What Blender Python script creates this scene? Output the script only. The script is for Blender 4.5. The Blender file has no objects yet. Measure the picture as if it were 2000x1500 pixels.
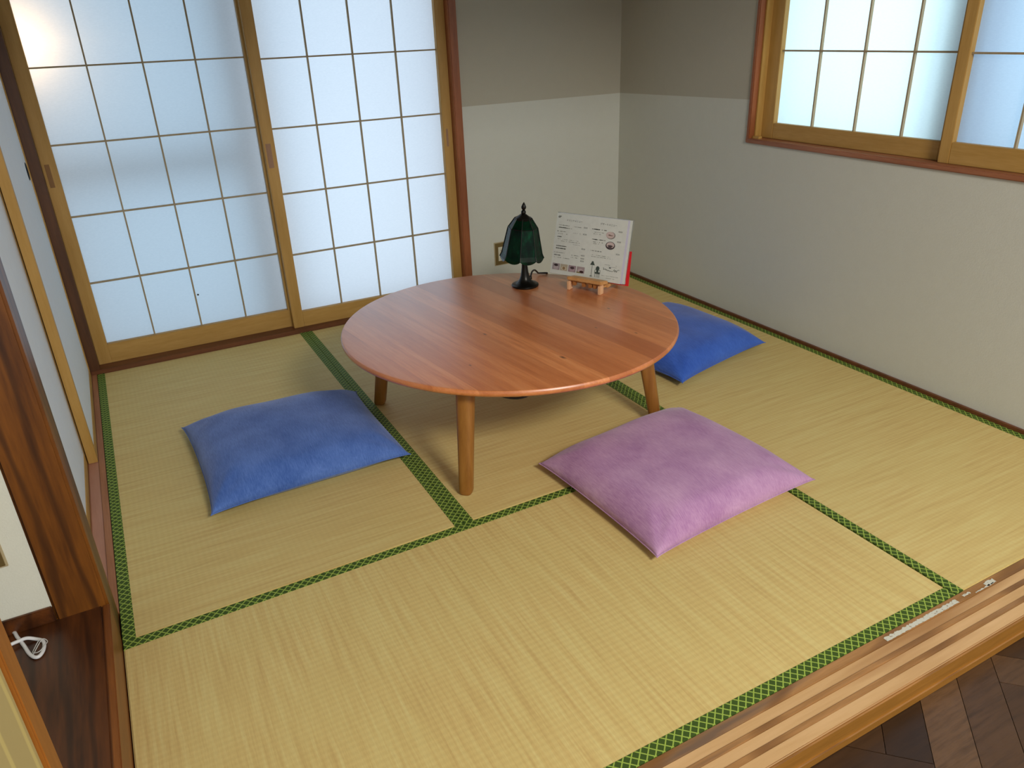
import bpy, bmesh, math, random
from mathutils import Vector, Matrix
random.seed(7)
S = bpy.context.scene
COL = S.collection
PI = math.pi
def V(*a): return Vector(a)

# ------------------------------------------------------------------ camera
cam_d = bpy.data.cameras.new('camera'); cam = bpy.data.objects.new('camera', cam_d); COL.objects.link(cam)
yaw, pit, rol = 0.4743, 0.4394, -0.0420
cy, sy, cp, sp = math.cos(yaw), math.sin(yaw), math.cos(pit), math.sin(pit)
fw = V(sy*cp, cy*cp, -sp); rt = V(cy, -sy, 0); up = rt.cross(fw)
r2 = rt*math.cos(rol) + up*math.sin(rol); u2 = -rt*math.sin(rol) + up*math.cos(rol)
M = Matrix((r2, u2, -fw)).transposed().to_4x4(); M.translation = V(0.2044, -0.7735, 1.2540)
cam.matrix_world = M
cam_d.sensor_width = 36; cam_d.sensor_fit = 'HORIZONTAL'; cam_d.lens = 36*1485.7/2000; cam_d.clip_start = 0.02
S.camera = cam

# ------------------------------------------------------------------ light
S.view_settings.view_transform = 'Standard'; S.view_settings.look = 'None'
S.view_settings.gamma = 1; S.view_settings.use_curve_mapping = False
S.view_settings.exposure = 0.0
S.cycles.use_denoising = True
S.cycles.max_bounces = 10; S.cycles.diffuse_bounces = 6; S.cycles.transmission_bounces = 6
S.cycles.sample_clamp_indirect = 6.0
wd = bpy.data.worlds.new('world'); S.world = wd; wd.use_nodes = True
bg = wd.node_tree.nodes['Background']
bg.inputs['Color'].default_value = (0.88, 0.94, 1.0, 1); bg.inputs['Strength'].default_value = 0.85

def area(name, loc, direction, sx, sz, power, color, spread=180):
    l = bpy.data.lights.new(name, 'AREA'); l.shape = 'RECTANGLE'; l.size = sx; l.size_y = sz
    l.energy = power; l.color = color; l.spread = math.radians(spread)
    o = bpy.data.objects.new(name, l); COL.objects.link(o); o.location = loc
    o.rotation_euler = Vector(direction).to_track_quat('-Z', 'Y').to_euler(); return o
# daylight standing behind the paper screens: back opening and right window
area('daylight_back_left', (0.43, 3.10, 0.95), (0, -1, 0), 0.95, 2.1, 6.0, (0.44, 0.70, 1.0))
area('daylight_back_right', (1.30, 3.10, 0.95), (0, -1, 0), 0.95, 2.1, 5.0, (0.48, 0.70, 1.0))
area('daylight_side_far', (3.20, 1.32, 1.30), (-1, 0, 0), 0.80, 1.3, 8.0, (0.50, 0.86, 1.0))
area('daylight_side_near', (3.20, 0.42, 1.30), (-1, 0, 0), 0.85, 1.3, 9.5, (0.40, 0.66, 1.0))
area('main_room_light', (1.25, -2.0, 2.32), (0.0, 0.85, -1.0), 0.8, 0.5, 80, (1.0, 0.94, 0.86))
l = bpy.data.lights.new('outdoor_lamp', 'POINT'); l.energy = 3.6; l.color = (1.0, 0.62, 0.30); l.shadow_soft_size = 0.06
o = bpy.data.objects.new('outdoor_lamp', l); COL.objects.link(o); o.location = (0.02, 2.833, 1.27)

# ------------------------------------------------------------------ colour + materials
def lin(c):
    c = c/255.0
    return c/12.92 if c <= 0.04045 else ((c+0.055)/1.055)**2.4
def rgb(r, g, b): return (lin(r), lin(g), lin(b), 1)
MATS = {}
class NT:
    def __init__(s, name):
        s.m = bpy.data.materials.new(name); s.m.use_nodes = True; s.t = s.m.node_tree
        s.b = s.t.nodes['Principled BSDF']; s.out = s.t.nodes['Material Output']
    def n(s, typ, **kw):
        x = s.t.nodes.new(typ)
        for k, v in kw.items():
            if hasattr(x, k): setattr(x, k, v)
        return x
    def l(s, a, b): s.t.links.new(a, b)
    def coords(s, scale=(1, 1, 1), rot=(0, 0, 0), src='Object'):
        c = s.n('ShaderNodeTexCoord'); mp = s.n('ShaderNodeMapping')
        mp.inputs['Scale'].default_value = scale; mp.inputs['Rotation'].default_value = rot
        s.l(c.outputs[src], mp.inputs['Vector']); return mp.outputs['Vector']
    def noise(s, vec, scale, detail=3, rough=.5):
        x = s.n('ShaderNodeTexNoise'); x.inputs['Scale'].default_value = scale
        x.inputs['Detail'].default_value = detail; x.inputs['Roughness'].default_value = rough
        s.l(vec, x.inputs['Vector']); return x.outputs['Fac']
    def ramp(s, fac, stops):
        x = s.n('ShaderNodeValToRGB'); e = x.color_ramp.elements
        while len(e) < len(stops): e.new(.5)
        for el, (p, c) in zip(e, stops): el.position = p; el.color = c
        s.l(fac, x.inputs['Fac']); return x.outputs['Color']
    def mix(s, fac, a, b, mode='MIX'):
        x = s.n('ShaderNodeMix'); x.data_type = 'RGBA'; x.blend_type = mode
        for sock, v in ((x.inputs[0], fac), (x.inputs[6], a), (x.inputs[7], b)):
            if hasattr(v, 'links'): s.l(v, sock)
            else: sock.default_value = v
        return x.outputs[2]
    def math(s, op, a, b=0.0, c=0.0):
        x = s.n('ShaderNodeMath'); x.operation = op
        for i, v in enumerate((a, b, c)):
            if hasattr(v, 'links'): s.l(v, x.inputs[i])
            else: x.inputs[i].default_value = v
        return x.outputs[0]
    def bump(s, h, strength=.3, dist=.002):
        x = s.n('ShaderNodeBump'); x.inputs['Strength'].default_value = strength; x.inputs['Distance'].default_value = dist
        s.l(h, x.inputs['Height']); s.l(x.outputs['Normal'], s.b.inputs['Normal'])
    def col(s, c):
        if hasattr(c, 'links'): s.l(c, s.b.inputs['Base Color'])
        else: s.b.inputs['Base Color'].default_value = c
    def rough(s, r): s.b.inputs['Roughness'].default_value = r

def plain(name, c, rough=.6, metal=0, spec=None):
    if name in MATS: return MATS[name]
    x = NT(name); v = x.coords()
    nz = x.noise(v, 60, 2)
    x.col(x.mix(nz, tuple(k*.92 for k in c[:3])+(1,), tuple(min(1, k*1.06) for k in c[:3])+(1,)))
    x.rough(rough); x.b.inputs['Metallic'].default_value = metal
    if spec is not None: x.b.inputs['Specular IOR Level'].default_value = spec
    MATS[name] = x.m; return x.m

def wood(name, c1, c2, axis='X', rough=.5, scale=1.0, contrast=(.3, .7), streak=None, rings=None):
    x = NT(name)
    sc = {'X': (1.2, 14, 14), 'Y': (14, 1.2, 14), 'Z': (14, 14, 1.2)}[axis]
    v = x.coords(tuple(k*scale for k in sc))
    n1 = x.noise(v, 2.2, 6, .6)
    v2 = x.coords(tuple(k*scale*6 for k in sc)); n2 = x.noise(v2, 3.0, 3)
    f = x.math('ADD', x.math('MULTIPLY', n1, .75), x.math('MULTIPLY', n2, .25))
    c = x.ramp(f, [(contrast[0], c1), (contrast[1], c2)])
    if streak:
        n3 = x.noise(x.coords(tuple(k*scale*.6 for k in sc)), 2.0, 4)
        c = x.mix(x.ramp(n3, [(.56, (0, 0, 0, 1)), (.72, (1, 1, 1, 1))]), c, streak)
    if rings:
        w = x.n('ShaderNodeTexWave'); w.bands_direction = 'X'; w.inputs['Scale'].default_value = rings[0]
        w.inputs['Distortion'].default_value = 11; w.inputs['Detail'].default_value = 4; w.inputs['Detail Scale'].default_value = .7
        x.l(x.coords({'Z': (1, 1, .16), 'Y': (1, .16, 1), 'X': (.16, 1, 1)}[axis]), w.inputs['Vector'])
        c = x.mix(x.ramp(w.outputs['Fac'], [(.0, (.62, .62, .62, 1)), (.30, (0, 0, 0, 1))]), c, rings[1])
    x.col(c); x.rough(rough); x.bump(f, .15, .001)
    MATS[name] = x.m; return x.m

pale = wood('pale_cypress', rgb(168, 128, 58), rgb(190, 150, 82), 'Z', .55)
paleX = wood('pale_cypress_rail', rgb(168, 128, 58), rgb(190, 150, 82), 'X', .55)
paleY = wood('pale_cypress_rail_side', rgb(168, 128, 58), rgb(190, 150, 82), 'Y', .55)
bar = wood('lattice_wood', rgb(150, 135, 105), rgb(170, 150, 115), 'Z', .6)
redZ = wood('reddish_trim', rgb(120, 62, 28), rgb(165, 98, 55), 'Z', .45)
redY = wood('reddish_trim_side', rgb(128, 74, 44), rgb(170, 112, 76), 'Y', .45)
redX = wood('reddish_trim_back', rgb(84, 46, 22), rgb(120, 70, 36), 'X', .45)
darkZ = wood('dark_post_wood', rgb(80, 42, 6), rgb(142, 84, 20), 'Z', .4, .6, (.35, .72), rgb(50, 24, 4), (7, rgb(44, 20, 3)))
darkY = wood('alcove_board_wood', rgb(52, 24, 6), rgb(104, 56, 18), 'Y', .35, .7, (.35, .7), rgb(40, 17, 4), (6, rgb(36, 15, 4)))
fasc = wood('alcove_front_wood', rgb(96, 50, 14), rgb(140, 82, 30), 'Y', .4)
orange = wood('orange_jamb_wood', rgb(128, 72, 12), rgb(166, 102, 34), 'Z', .5)
sillX = wood('sill_dark_wood', rgb(140, 98, 50), rgb(176, 130, 80), 'X', .5, 1, (.35, .65), rgb(116, 92, 72), (5, rgb(110, 72, 36)))
sillL = wood('sill_pale_wood', rgb(190, 150, 98), rgb(214, 176, 128), 'X', .5, .6, (.3, .7), rgb(166, 122, 74))
sillF = wood('sill_face_wood', rgb(128, 84, 22), rgb(164, 112, 44), 'X', .45)
sillY = wood('side_sill_wood', rgb(140, 88, 54), rgb(176, 122, 84), 'Y', .5)
grvY = wood('side_groove_wood', rgb(168, 118, 96), rgb(190, 142, 120), 'Y', .45)
beech = wood('stand_wood', rgb(186, 132, 74), rgb(214, 164, 104), 'X', .5, 3)

def wall_mat(name, c):
    x = NT(name); v = x.coords()
    n1 = x.noise(v, 260, 2); n2 = x.noise(v, 22, 4, .7)
    c2 = tuple(k*.88 for k in c[:3])+(1,)
    x.col(x.mix(x.math('ADD', x.math('MULTIPLY', n1, .5), x.math('MULTIPLY', n2, .5)), c2, c))
    x.rough(.85); x.bump(x.math('ADD', n1, n2), .25, .0015); MATS[name] = x.m; return x.m
wall_lo = wall_mat('lower_wallpaper', rgb(206, 207, 196))
wall_hi = wall_mat('upper_wallpaper', rgb(182, 177, 160))
ceil_m = wall_mat('ceiling_board', rgb(170, 150, 120))
plaster = wall_mat('alcove_wallpaper', rgb(222, 222, 206))

def paper_mat():
    x = NT('shoji_paper'); t = x.t
    v = x.coords((1, 1, 1)); f = x.noise(x.coords((3, 3, 9)), 30, 5, .7)
    c = x.mix(f, (.80, .82, .84, 1), (.95, .96, .97, 1))
    d = x.n('ShaderNodeBsdfDiffuse'); tr = x.n('ShaderNodeBsdfTranslucent'); mx = x.n('ShaderNodeMixShader')
    x.l(c, d.inputs['Color']); x.l(c, tr.inputs['Color']); mx.inputs[0].default_value = .80
    x.l(d.outputs[0], mx.inputs[1]); x.l(tr.outputs[0], mx.inputs[2]); x.l(mx.outputs[0], x.out.inputs['Surface'])
    return x.m
paper = paper_mat()
fus_paper = wall_mat('fusuma_paper', rgb(232, 240, 248))

def pane_mat(name, tint):
    x = NT(name); tr = x.n('ShaderNodeBsdfTransparent'); gl = x.n('ShaderNodeBsdfGlossy'); mx = x.n('ShaderNodeMixShader')
    tr.inputs['Color'].default_value = tint; gl.inputs['Roughness'].default_value = .05; mx.inputs[0].default_value = .05
    x.l(tr.outputs[0], mx.inputs[1]); x.l(gl.outputs[0], mx.inputs[2]); x.l(mx.outputs[0], x.out.inputs['Surface']); return x.m
pane_clear = pane_mat('clear_pane', (.96, .98, .98, 1)); pane_dim = pane_mat('light_dimming_pane', (.70, .76, .78, 1))  # second pane's tint is added to weaken the daylight reaching its screen
alu = plain('aluminium_sash', rgb(120, 125, 130), .4, .8)

def rush_mat():
    # local X = long side of the mat; the rush runs along local Y, its ribs along X
    x = NT('tatami_rush')
    a = x.noise(x.coords((34, 1.1, 1)), 3.0, 5, .7)
    b = x.noise(x.coords((1, 1, 1)), 5.0, 3)
    c3 = x.noise(x.coords((300, 12, 1)), 3.0, 2)
    base = x.ramp(a, [(.32, rgb(200, 168, 108)), (.47, rgb(216, 190, 124)), (.66, rgb(226, 210, 144))])
    base = x.mix(x.math('MULTIPLY', b, .5), base, rgb(210, 196, 126))
    base = x.mix(x.math('MULTIPLY', c3, .45), base, rgb(186, 156, 96))
    w = x.n('ShaderNodeTexWave'); w.wave_type = 'BANDS'; w.bands_direction = 'Y'; w.inputs['Scale'].default_value = 20.9
    w.inputs['Distortion'].default_value = .35; w.inputs['Detail'].default_value = 1; w.inputs['Detail Scale'].default_value = .5
    x.l(x.coords(), w.inputs['Vector'])
    base = x.mix(x.math('MULTIPLY', x.math('SUBTRACT', 1.0, w.outputs['Fac']), .07), base, rgb(170, 138, 82))
    x.col(base); x.rough(.62); x.b.inputs['Specular IOR Level'].default_value = .35
    h = x.math('ADD', x.math('MULTIPLY', w.outputs['Fac'], .6), x.math('MULTIPLY', c3, .5))
    x.bump(h, .28, .0010); return x.m
rush = rush_mat()
def heri_mat():
    x = NT('tatami_border_cloth'); c = x.n('ShaderNodeTexCoord'); s = x.n('ShaderNodeSeparateXYZ'); x.l(c.outputs['UV'], s.inputs[0])
    P = .0205
    def line(sgn):
        k = x.math('ADD', s.outputs[0], x.math('MULTIPLY', s.outputs[1], sgn))
        f = x.math('FRACT', x.math('ADD', x.math('DIVIDE', k, P), 100.0))
        return x.math('LESS_THAN', x.math('ABSOLUTE', x.math('SUBTRACT', f, .5)), .088)
    f = x.math('MAXIMUM', line(1), line(-1))
    nz = x.noise(x.coords(), 900, 1)
    dk = x.mix(nz, rgb(44, 66, 8), rgb(66, 92, 18)); lt = x.mix(nz, rgb(138, 162, 58), rgb(164, 188, 84))
    x.col(x.mix(f, dk, lt)); x.rough(.75); x.bump(f, .3, .0006); return x.m
heri = heri_mat()

def cloth(name, c1, c2, fine=1.0):
    x = NT(name)
    a = x.noise(x.coords((220, 14, 30)), 2.5, 4, .7); b = x.noise(x.coords((1, 1, 1)), 9, 3)
    w = x.noise(x.coords((30, 260, 30)), 2.5, 2)
    f = x.math('ADD', x.math('MULTIPLY', a, .55), x.math('MULTIPLY', b, .45))
    x.col(x.mix(x.math('MULTIPLY', w, .3), x.ramp(f, [(.36, c1), (.64, c2)]), c1)); x.rough(.9)
    x.b.inputs['Specular IOR Level'].default_value = .2
    x.b.inputs['Sheen Weight'].default_value = .25
    x.bump(x.math('ADD', a, w), .35, .0008); return x.m
blue1 = cloth('blue_chambray', rgb(56, 90, 162), rgb(98, 132, 204))
blue2 = cloth('bright_blue_cotton', rgb(40, 80, 172), rgb(68, 112, 206))
purple = cloth('mauve_chambray', rgb(160, 112, 160), rgb(202, 162, 196))

def table_mat():
    # planks glued side by side; local X runs along the boards
    x = NT('oiled_cherry_top'); c = x.n('ShaderNodeTexCoord'); s = x.n('ShaderNodeSeparateXYZ'); x.l(c.outputs['Object'], s.inputs[0])
    cc = x.n('ShaderNodeValToRGB'); cr = cc.color_ramp; cr.interpolation = 'CONSTANT'
    edges = [(-.56, .50), (-.47, .70), (-.385, .42), (-.30, .62), (-.215, .45), (-.135, .78), (-.055, .30), (.03, .55), (.13, .10), (.22, .62), (.31, .40), (.41, .75), (.50, .5)]
    while len(cr.elements) < len(edges): cr.elements.new(.5)
    for e, (p, v) in zip(cr.elements, edges): e.position = (p+.6)/1.2; e.color = (v, v, v, 1)
    yy = x.math('DIVIDE', x.math('ADD', s.outputs[1], .6), 1.2); x.l(yy, cc.inputs['Fac'])
    pk = cc.outputs['Color']
    # shift the grain lengthwise from board to board
    comb = x.n('ShaderNodeCombineXYZ'); x.l(x.math('ADD', x.math('MULTIPLY', s.outputs[0], 1.5), x.math('MULTIPLY', pk, 37.0)), comb.inputs[0])
    x.l(x.math('MULTIPLY', s.outputs[1], 22.0), comb.inputs[1]); x.l(x.math('MULTIPLY', s.outputs[2], 22.0), comb.inputs[2])
    g = x.noise(comb.outputs[0], 1.7, 7, .62); g2 = x.noise(comb.outputs[0], 9.0, 4, .7)
    f = x.math('ADD', x.math('MULTIPLY', g, .6), x.math('MULTIPLY', g2, .4))
    a = x.ramp(f, [(.34, rgb(200, 116, 62)), (.52, rgb(230, 146, 86)), (.70, rgb(244, 170, 112))])
    a = x.mix(x.math('MULTIPLY', x.math('SUBTRACT', 1.0, pk), .85), a, rgb(168, 88, 42))
    # knots at fixed places on the boards
    for kx, ky, kr in KNOTS:
        vx = x.math('DIVIDE', x.math('SUBTRACT', s.outputs[0], kx), 2.2); vy = x.math('SUBTRACT', s.outputs[1], ky)
        d = x.math('SQRT', x.math('ADD', x.math('MULTIPLY', vx, vx), x.math('MULTIPLY', vy, vy)))
        m_ = x.math('SUBTRACT', 1.0, x.math('MINIMUM', x.math('DIVIDE', d, kr), 1.0))
        a = x.mix(m_, a, rgb(62, 28, 14))
    x.col(a); x.b.inputs['Roughness'].default_value = .34; x.b.inputs['Coat Weight'].default_value = .9; x.b.inputs['Coat Roughness'].default_value = .34; x.b.inputs['Specular IOR Level'].default_value = .5
    x.bump(f, .06, .0006); return x.m

# ------------------------------------------------------------------ mesh helpers
def box(bm, x0, x1, y0, y1, z0, z1, bev=0.0, seg=2, mi=0):
    r = bmesh.ops.create_cube(bm, size=1); vs = r['verts']
    for v in vs: v.co = V(x0+(v.co.x+.5)*(x1-x0), y0+(v.co.y+.5)*(y1-y0), z0+(v.co.z+.5)*(z1-z0))
    fs = {f for v in vs for f in v.link_faces}
    for f in fs: f.material_index = mi
    if bev:
        bmesh.ops.bevel(bm, geom=list({e for v in vs for e in v.link_edges}), offset=bev, segments=seg, affect='EDGES', clamp_overlap=True)
def cyl(bm, a, b, r0, r1=None, seg=16, caps=True):
    a, b = Vector(a), Vector(b); r1 = r0 if r1 is None else r1
    q = (b-a).to_track_quat('Z', 'Y'); ring = []
    for p, r in ((a, r0), (b, r1)):
        ring.append([bm.verts.new(p + q @ V(r*math.cos(2*PI*i/seg), r*math.sin(2*PI*i/seg), 0)) for i in range(seg)])
    for i in range(seg): bm.faces.new((ring[0][i], ring[0][(i+1) % seg], ring[1][(i+1) % seg], ring[1][i]))
    if caps: bm.faces.new(ring[0][::-1]); bm.faces.new(ring[1])
def lathe(bm, prof, c=(0, 0, 0), seg=32, cap=True):
    c = Vector(c); rings = []
    for r, z in prof:
        if r < 1e-5: rings.append([bm.verts.new(c+V(0, 0, z))])
        else: rings.append([bm.verts.new(c+V(r*math.cos(2*PI*i/seg), r*math.sin(2*PI*i/seg), z)) for i in range(seg)])
    for A, B in zip(rings, rings[1:]):
        for i in range(seg):
            j = (i+1) % seg
            if len(A) == 1 and len(B) == 1: continue
            if len(A) == 1: bm.faces.new((A[0], B[j], B[i]))
            elif len(B) == 1: bm.faces.new((A[i], A[j], B[0]))
            else: bm.faces.new((A[i], A[j], B[j], B[i]))
    if cap:
        if len(rings[0]) > 1: bm.faces.new(rings[0][::-1])
        if len(rings[-1]) > 1: bm.faces.new(rings[-1])
def smoothpath(pts, n=6):
    P = [Vector(p) for p in pts]; out = []
    for i in range(len(P)-1):
        p0 = P[max(i-1, 0)]; p1 = P[i]; p2 = P[i+1]; p3 = P[min(i+2, len(P)-1)]
        for k in range(n):
            t = k/n
            out.append(.5*((2*p1)+(p2-p0)*t+(2*p0-5*p1+4*p2-p3)*t*t+(3*p1-p0-3*p2+p3)*t**3))
    out.append(P[-1]); return out
def tube(bm, pts, r, seg=8, n=6):
    P = smoothpath(pts, n); prev = None; q = None
    for i, p in enumerate(P):
        d = (P[min(i+1, len(P)-1)]-P[max(i-1, 0)])
        d = d.normalized() if d.length > 1e-9 else V(0, 0, 1)
        if q is None: nrm = d.orthogonal().normalized()
        else: nrm = (q - d*q.dot(d)).normalized()
        q = nrm; b = d.cross(nrm)
        ring = [bm.verts.new(p + (nrm*math.cos(2*PI*k/seg)+b*math.sin(2*PI*k/seg))*r) for k in range(seg)]
        if prev:
            for k in range(seg): bm.faces.new((prev[k], prev[(k+1) % seg], ring[(k+1) % seg], ring[k]))
        else: bm.faces.new(ring[::-1])
        prev = ring
    bm.faces.new(prev)
def obj(name, bm, mat, parent=None, smooth=False, origin=None):
    bmesh.ops.recalc_face_normals(bm, faces=bm.faces)
    if origin is not None:
        for v in bm.verts: v.co -= Vector(origin)
    elif parent is not None:
        inv = root_matrix(parent).inverted()
        for v in bm.verts: v.co = inv @ v.co
    me = bpy.data.meshes.new(name); bm.to_mesh(me); bm.free()
    for m in (mat if isinstance(mat, (list, tuple)) else [mat]): me.materials.append(m)
    if smooth:
        for p in me.polygons: p.use_smooth = True
        if smooth != True:
            me.set_sharp_from_angle(angle=math.radians(smooth))
    o = bpy.data.objects.new(name, me); COL.objects.link(o)
    if origin is not None: o.location = origin
    if parent is not None: o.parent = parent
    return o
def root_matrix(o):
    m = Matrix.Identity(4)
    while o is not None:
        m = (Matrix.Translation(o.location) @ o.rotation_euler.to_matrix().to_4x4()) @ m; o = o.parent
    return m
def thing(name, loc, label, cat, rotz=0, group=None, kind=None):
    o = bpy.data.objects.new(name, None); COL.objects.link(o); o.location = loc; o.rotation_euler = (0, 0, rotz)
    o.empty_display_size = .05
    tag(o, label, cat, group, kind); return o
def tag(o, label=None, cat=None, group=None, kind=None):
    if label: o['label'] = label
    if cat: o['category'] = cat
    if group: o['group'] = group
    if kind: o['kind'] = kind
    return o
def B(): return bmesh.new()
def struct(name, bm, mat, label, cat, smooth=False, origin=(0, 0, 0)):
    return tag(obj(name, bm, mat, None, smooth, origin), label, cat, None, 'structure')
def onebox(name, mat, dims, parent, bev=.001, label=None):
    b = B(); box(b, *dims, bev=bev); o = obj(name, b, mat, parent)
    if label: o['label'] = label
    return o

# ------------------------------------------------------------------ large structure
XR, YB, H = 2.645, 2.635, 2.35        # right wall plane, back wall plane, ceiling
ZL = -.066                            # lower timber floor
SEAM = .924                           # height where the two wallpapers meet
WY0, WY1, WZ0, WZ1 = 0.03, 1.70, .785, 1.70     # side window opening (y range, z range)
DX0, DX1, DZ1 = -.005, 1.722, 1.80               # back opening
# back wall: right of the opening and above it (two wallpapers)
b = B(); box(b, DX1, XR+.10, YB, YB+.10, -.05, SEAM); box(b, DX1, XR+.10, YB, YB+.10, SEAM, H, mi=1)
box(b, -.75, DX1, YB, YB+.10, DZ1, H, mi=1); box(b, -.75, DX0-.03, YB, YB+.10, -.05, DZ1)
struct('wall_back', b, [wall_lo, wall_hi], 'wallpapered back wall with a darker upper band', 'wall')
b = B()
for z0, z1, mi in ((-.05, WZ0, 0), (WZ1, H, 1)): box(b, XR, XR+.12, -1.6, YB, z0, z1, mi=mi)
def slab(y0, y1, za, zb, zc, zd, mi):       # wall piece with sloping lower/upper edges
    vs = [b.verts.new((x_, y, z)) for x_ in (XR, XR+.12) for y, z in ((y0, za), (y1, zb), (y1, zd), (y0, zc))]
    for f in ((0, 1, 2, 3), (7, 6, 5, 4), (0, 4, 5, 1), (1, 5, 6, 2), (2, 6, 7, 3), (3, 7, 4, 0)):
        b.faces.new([vs[i] for i in f]).material_index = mi
slab(WY1, YB, WZ0, WZ0, .942, SEAM, 0); slab(WY1, YB, .942, SEAM, WZ1, WZ1, 1)
slab(-1.6, WY0, WZ0, WZ0, .97, .96, 0); slab(-1.6, WY0, .97, .96, WZ1, WZ1, 1)
struct('wall_right', b, [wall_lo, wall_hi], 'wallpapered right wall around the paper-screen window', 'wall')
b = B(); box(b, -1.3, XR+.12, -1.6, YB+.10, H, H+.05)
struct('ceiling', b, ceil_m, 'plain ceiling over the tatami room', 'ceiling')
b = B(); box(b, -.75, XR+.12, -.13, -.03, 1.80, H)
struct('wall_front_header', b, wall_hi, 'wall above the front opening of the tatami room', 'wall')
# left side: wall over the closet doors, alcove walls
b = B(); box(b, -.13, -.012, .868, YB, 1.78, H)
box(b, -.75, -.015, -1.6, .10, 1.9, H)
struct('wall_left', b, wall_hi, 'left wall above the sliding closet doors', 'wall')
b = B(); box(b, -.60, -.104, .874, .93, .105, H)
o = struct('wall_alcove', b, plaster, 'pale wall of the side alcove behind the dark post', 'wall')
b = B(); box(b, -.64, -.60, .05, .93, .0, H); struct('wall_alcove_left', b, plaster, 'inner end wall of the side alcove', 'wall')
b = B(); box(b, -.60, -.1075, .865, .874, .105, .143, bev=.002)
struct('baseboard_alcove', b, darkY, 'dark baseboard along the alcove wall', 'baseboard')
b = B(); box(b, -.60, -.016, .06, .874, .04, .105, bev=.003)
struct('floor_alcove', b, darkY, 'dark stained raised board floor of the side alcove', 'floor')
b = B(); box(b, -.016, -.0015, .104, .868, -.05, .106, bev=.002)
struct('trim_alcove_front', b, fasc, 'brown front board of the raised alcove floor', 'trim')
# closet interior back (behind the doors)
b = B(); box(b, -.62, -.60, .93, YB, -.05, H); box(b, -.60, -.13, .93, YB, -.05, -.02)
struct('wall_closet', b, plaster, 'inside back wall of the closet', 'wall')
# herringbone lower floor
def herringbone():
    b = B(); L, W, g = .51, .085, .0007
    # the classic herringbone: L-shaped pairs shifted along the diagonal
    c45 = Matrix.Rotation(math.radians(45), 4, 'Z')
    for i in range(-22, 30):
        for j in range(-8, 9):
            ox = i*W + j*L; oy = i*W - j*L
            for (x0, x1, y0, y1) in ((ox, ox+L, oy, oy+W), (ox, ox+W, oy+W, oy+W+L)):
                p = c45 @ V((x0+x1)/2, (y0+y1)/2, 0)
                p = p + V(1.36, -.60, 0)
                if not (-1.4 < p.x < 3.2 and -2.2 < p.y < .1): continue
                n0 = len(b.verts); box(b, x0+g, x1-g, y0+g, y1-g, -.012, 0); b.verts.ensure_lookup_table()
                for v in b.verts[n0:]: v.co = c45 @ v.co + V(1.36, -.60, ZL)
    box(b, -1.4, 3.2, -2.4, .2, ZL-.03, ZL-.010)
    return b
x = NT('herringbone_oak')
gi = x.n('ShaderNodeNewGeometry'); rnd = gi.outputs['Random Per Island']
n1 = x.noise(x.coords((3, 3, 3), (0, 0, .785)), 6, 6, .7); n2 = x.noise(x.coords((30, 30, 3)), 2, 3)
base = x.ramp(rnd, [(0, rgb(44, 28, 16)), (.5, rgb(80, 56, 36)), (1, rgb(122, 92, 64))])
ga = x.noise(x.coords((4, 45, 4), (0, 0, .785)), 2.5, 5, .7); gb = x.noise(x.coords((45, 4, 4), (0, 0, .785)), 2.5, 5, .7)
base = x.mix(x.math('MULTIPLY', n1, .6), base, rgb(60, 38, 16))
base = x.mix(x.ramp(x.math('MULTIPLY', ga, 1.0), [(.45, (0, 0, 0, 1)), (.75, (.6, .6, .6, 1))]), base, rgb(34, 20, 8)); x.col(base); x.rough(.38); x.bump(n2, .1, .001)
struct('floor', herringbone(), x.m, 'dark herringbone timber floor below the tatami platform', 'floor')
b = B(); box(b, -.02, XR, -.10, YB+.05, -.066, -.05)
struct('floor_platform', b, sillX, 'base boards under the tatami mats', 'floor')

# front sill with two grooves (runs past the room on the right)
b = B()
X0, X1 = -.016, XR
box(b, X0, X1, -.0225, -.0008, -.05, -.0005, bev=.0008)           # stained strip by the mats
struct_sill = struct('trim_1', b, sillX, 'stained edge strip between tatami and grooved front sill', 'trim')
b = B()
bounds = [(-.046, -.0225, -.0030, 1), (-.0575, -.046, -.0006, 0), (-.081, -.0575, -.0030, 1), (-.0935, -.081, -.0006, 0), (-.119, -.0935, -.0012, 1)]
for y0, y1, z, mi in bounds: box(b, X0, X1, y0, y1, -.05, z, bev=.0008, mi=mi)
box(b, X0, X1, -.124, -.119, -.05, -.0045, bev=.002, mi=2)
box(b, X0, X1, -.121, -.03, -.066, -.049, mi=2)
box(b, X0, X1, -.128, -.121, ZL, -.044, bev=.002, mi=2)
o = struct('trim_2', b, [sillX, sillL, sillF], 'worn pale wooden front sill with two door grooves', 'trim')
# tape remains on the stained strip
b = B()
def tape(x0, x1, y0, y1, n, seed):
    r = random.Random(seed); k = 0
    top = []; bot = []
    for i in range(n+1):
        t = i/n; xx = x0+(x1-x0)*t
        top.append(b.verts.new((xx+r.uniform(-.001, .001), y1-r.uniform(0, .0035), .0002)))
        bot.append(b.verts.new((xx+r.uniform(-.001, .001), y0+r.uniform(0, .0015), .0002)))
    for i in range(n): b.faces.new((bot[i], bot[i+1], top[i+1], top[i]))
tape(1.492, 1.738, -.0215, -.008, 60, 3); tape(1.765, 1.79, -.0155, -.008, 8, 4); tape(1.80, 1.872, -.0215, -.016, 20, 6); tape(1.845, 1.880, -.0205, -.006, 10, 5)
x = NT('torn_tape'); nz = x.noise(x.coords((1, 1, 1)), 160, 3, .6)
cc = x.ramp(nz, [(.34, rgb(136, 118, 98)), (.42, rgb(200, 200, 186))]); x.col(cc); x.rough(.7)
o = obj('tape_residue', b, x.m, None, origin=(0, 0, 0)); tag(o, 'torn strip of old white tape stuck on the stained sill edge by the mats', 'tape')

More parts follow.
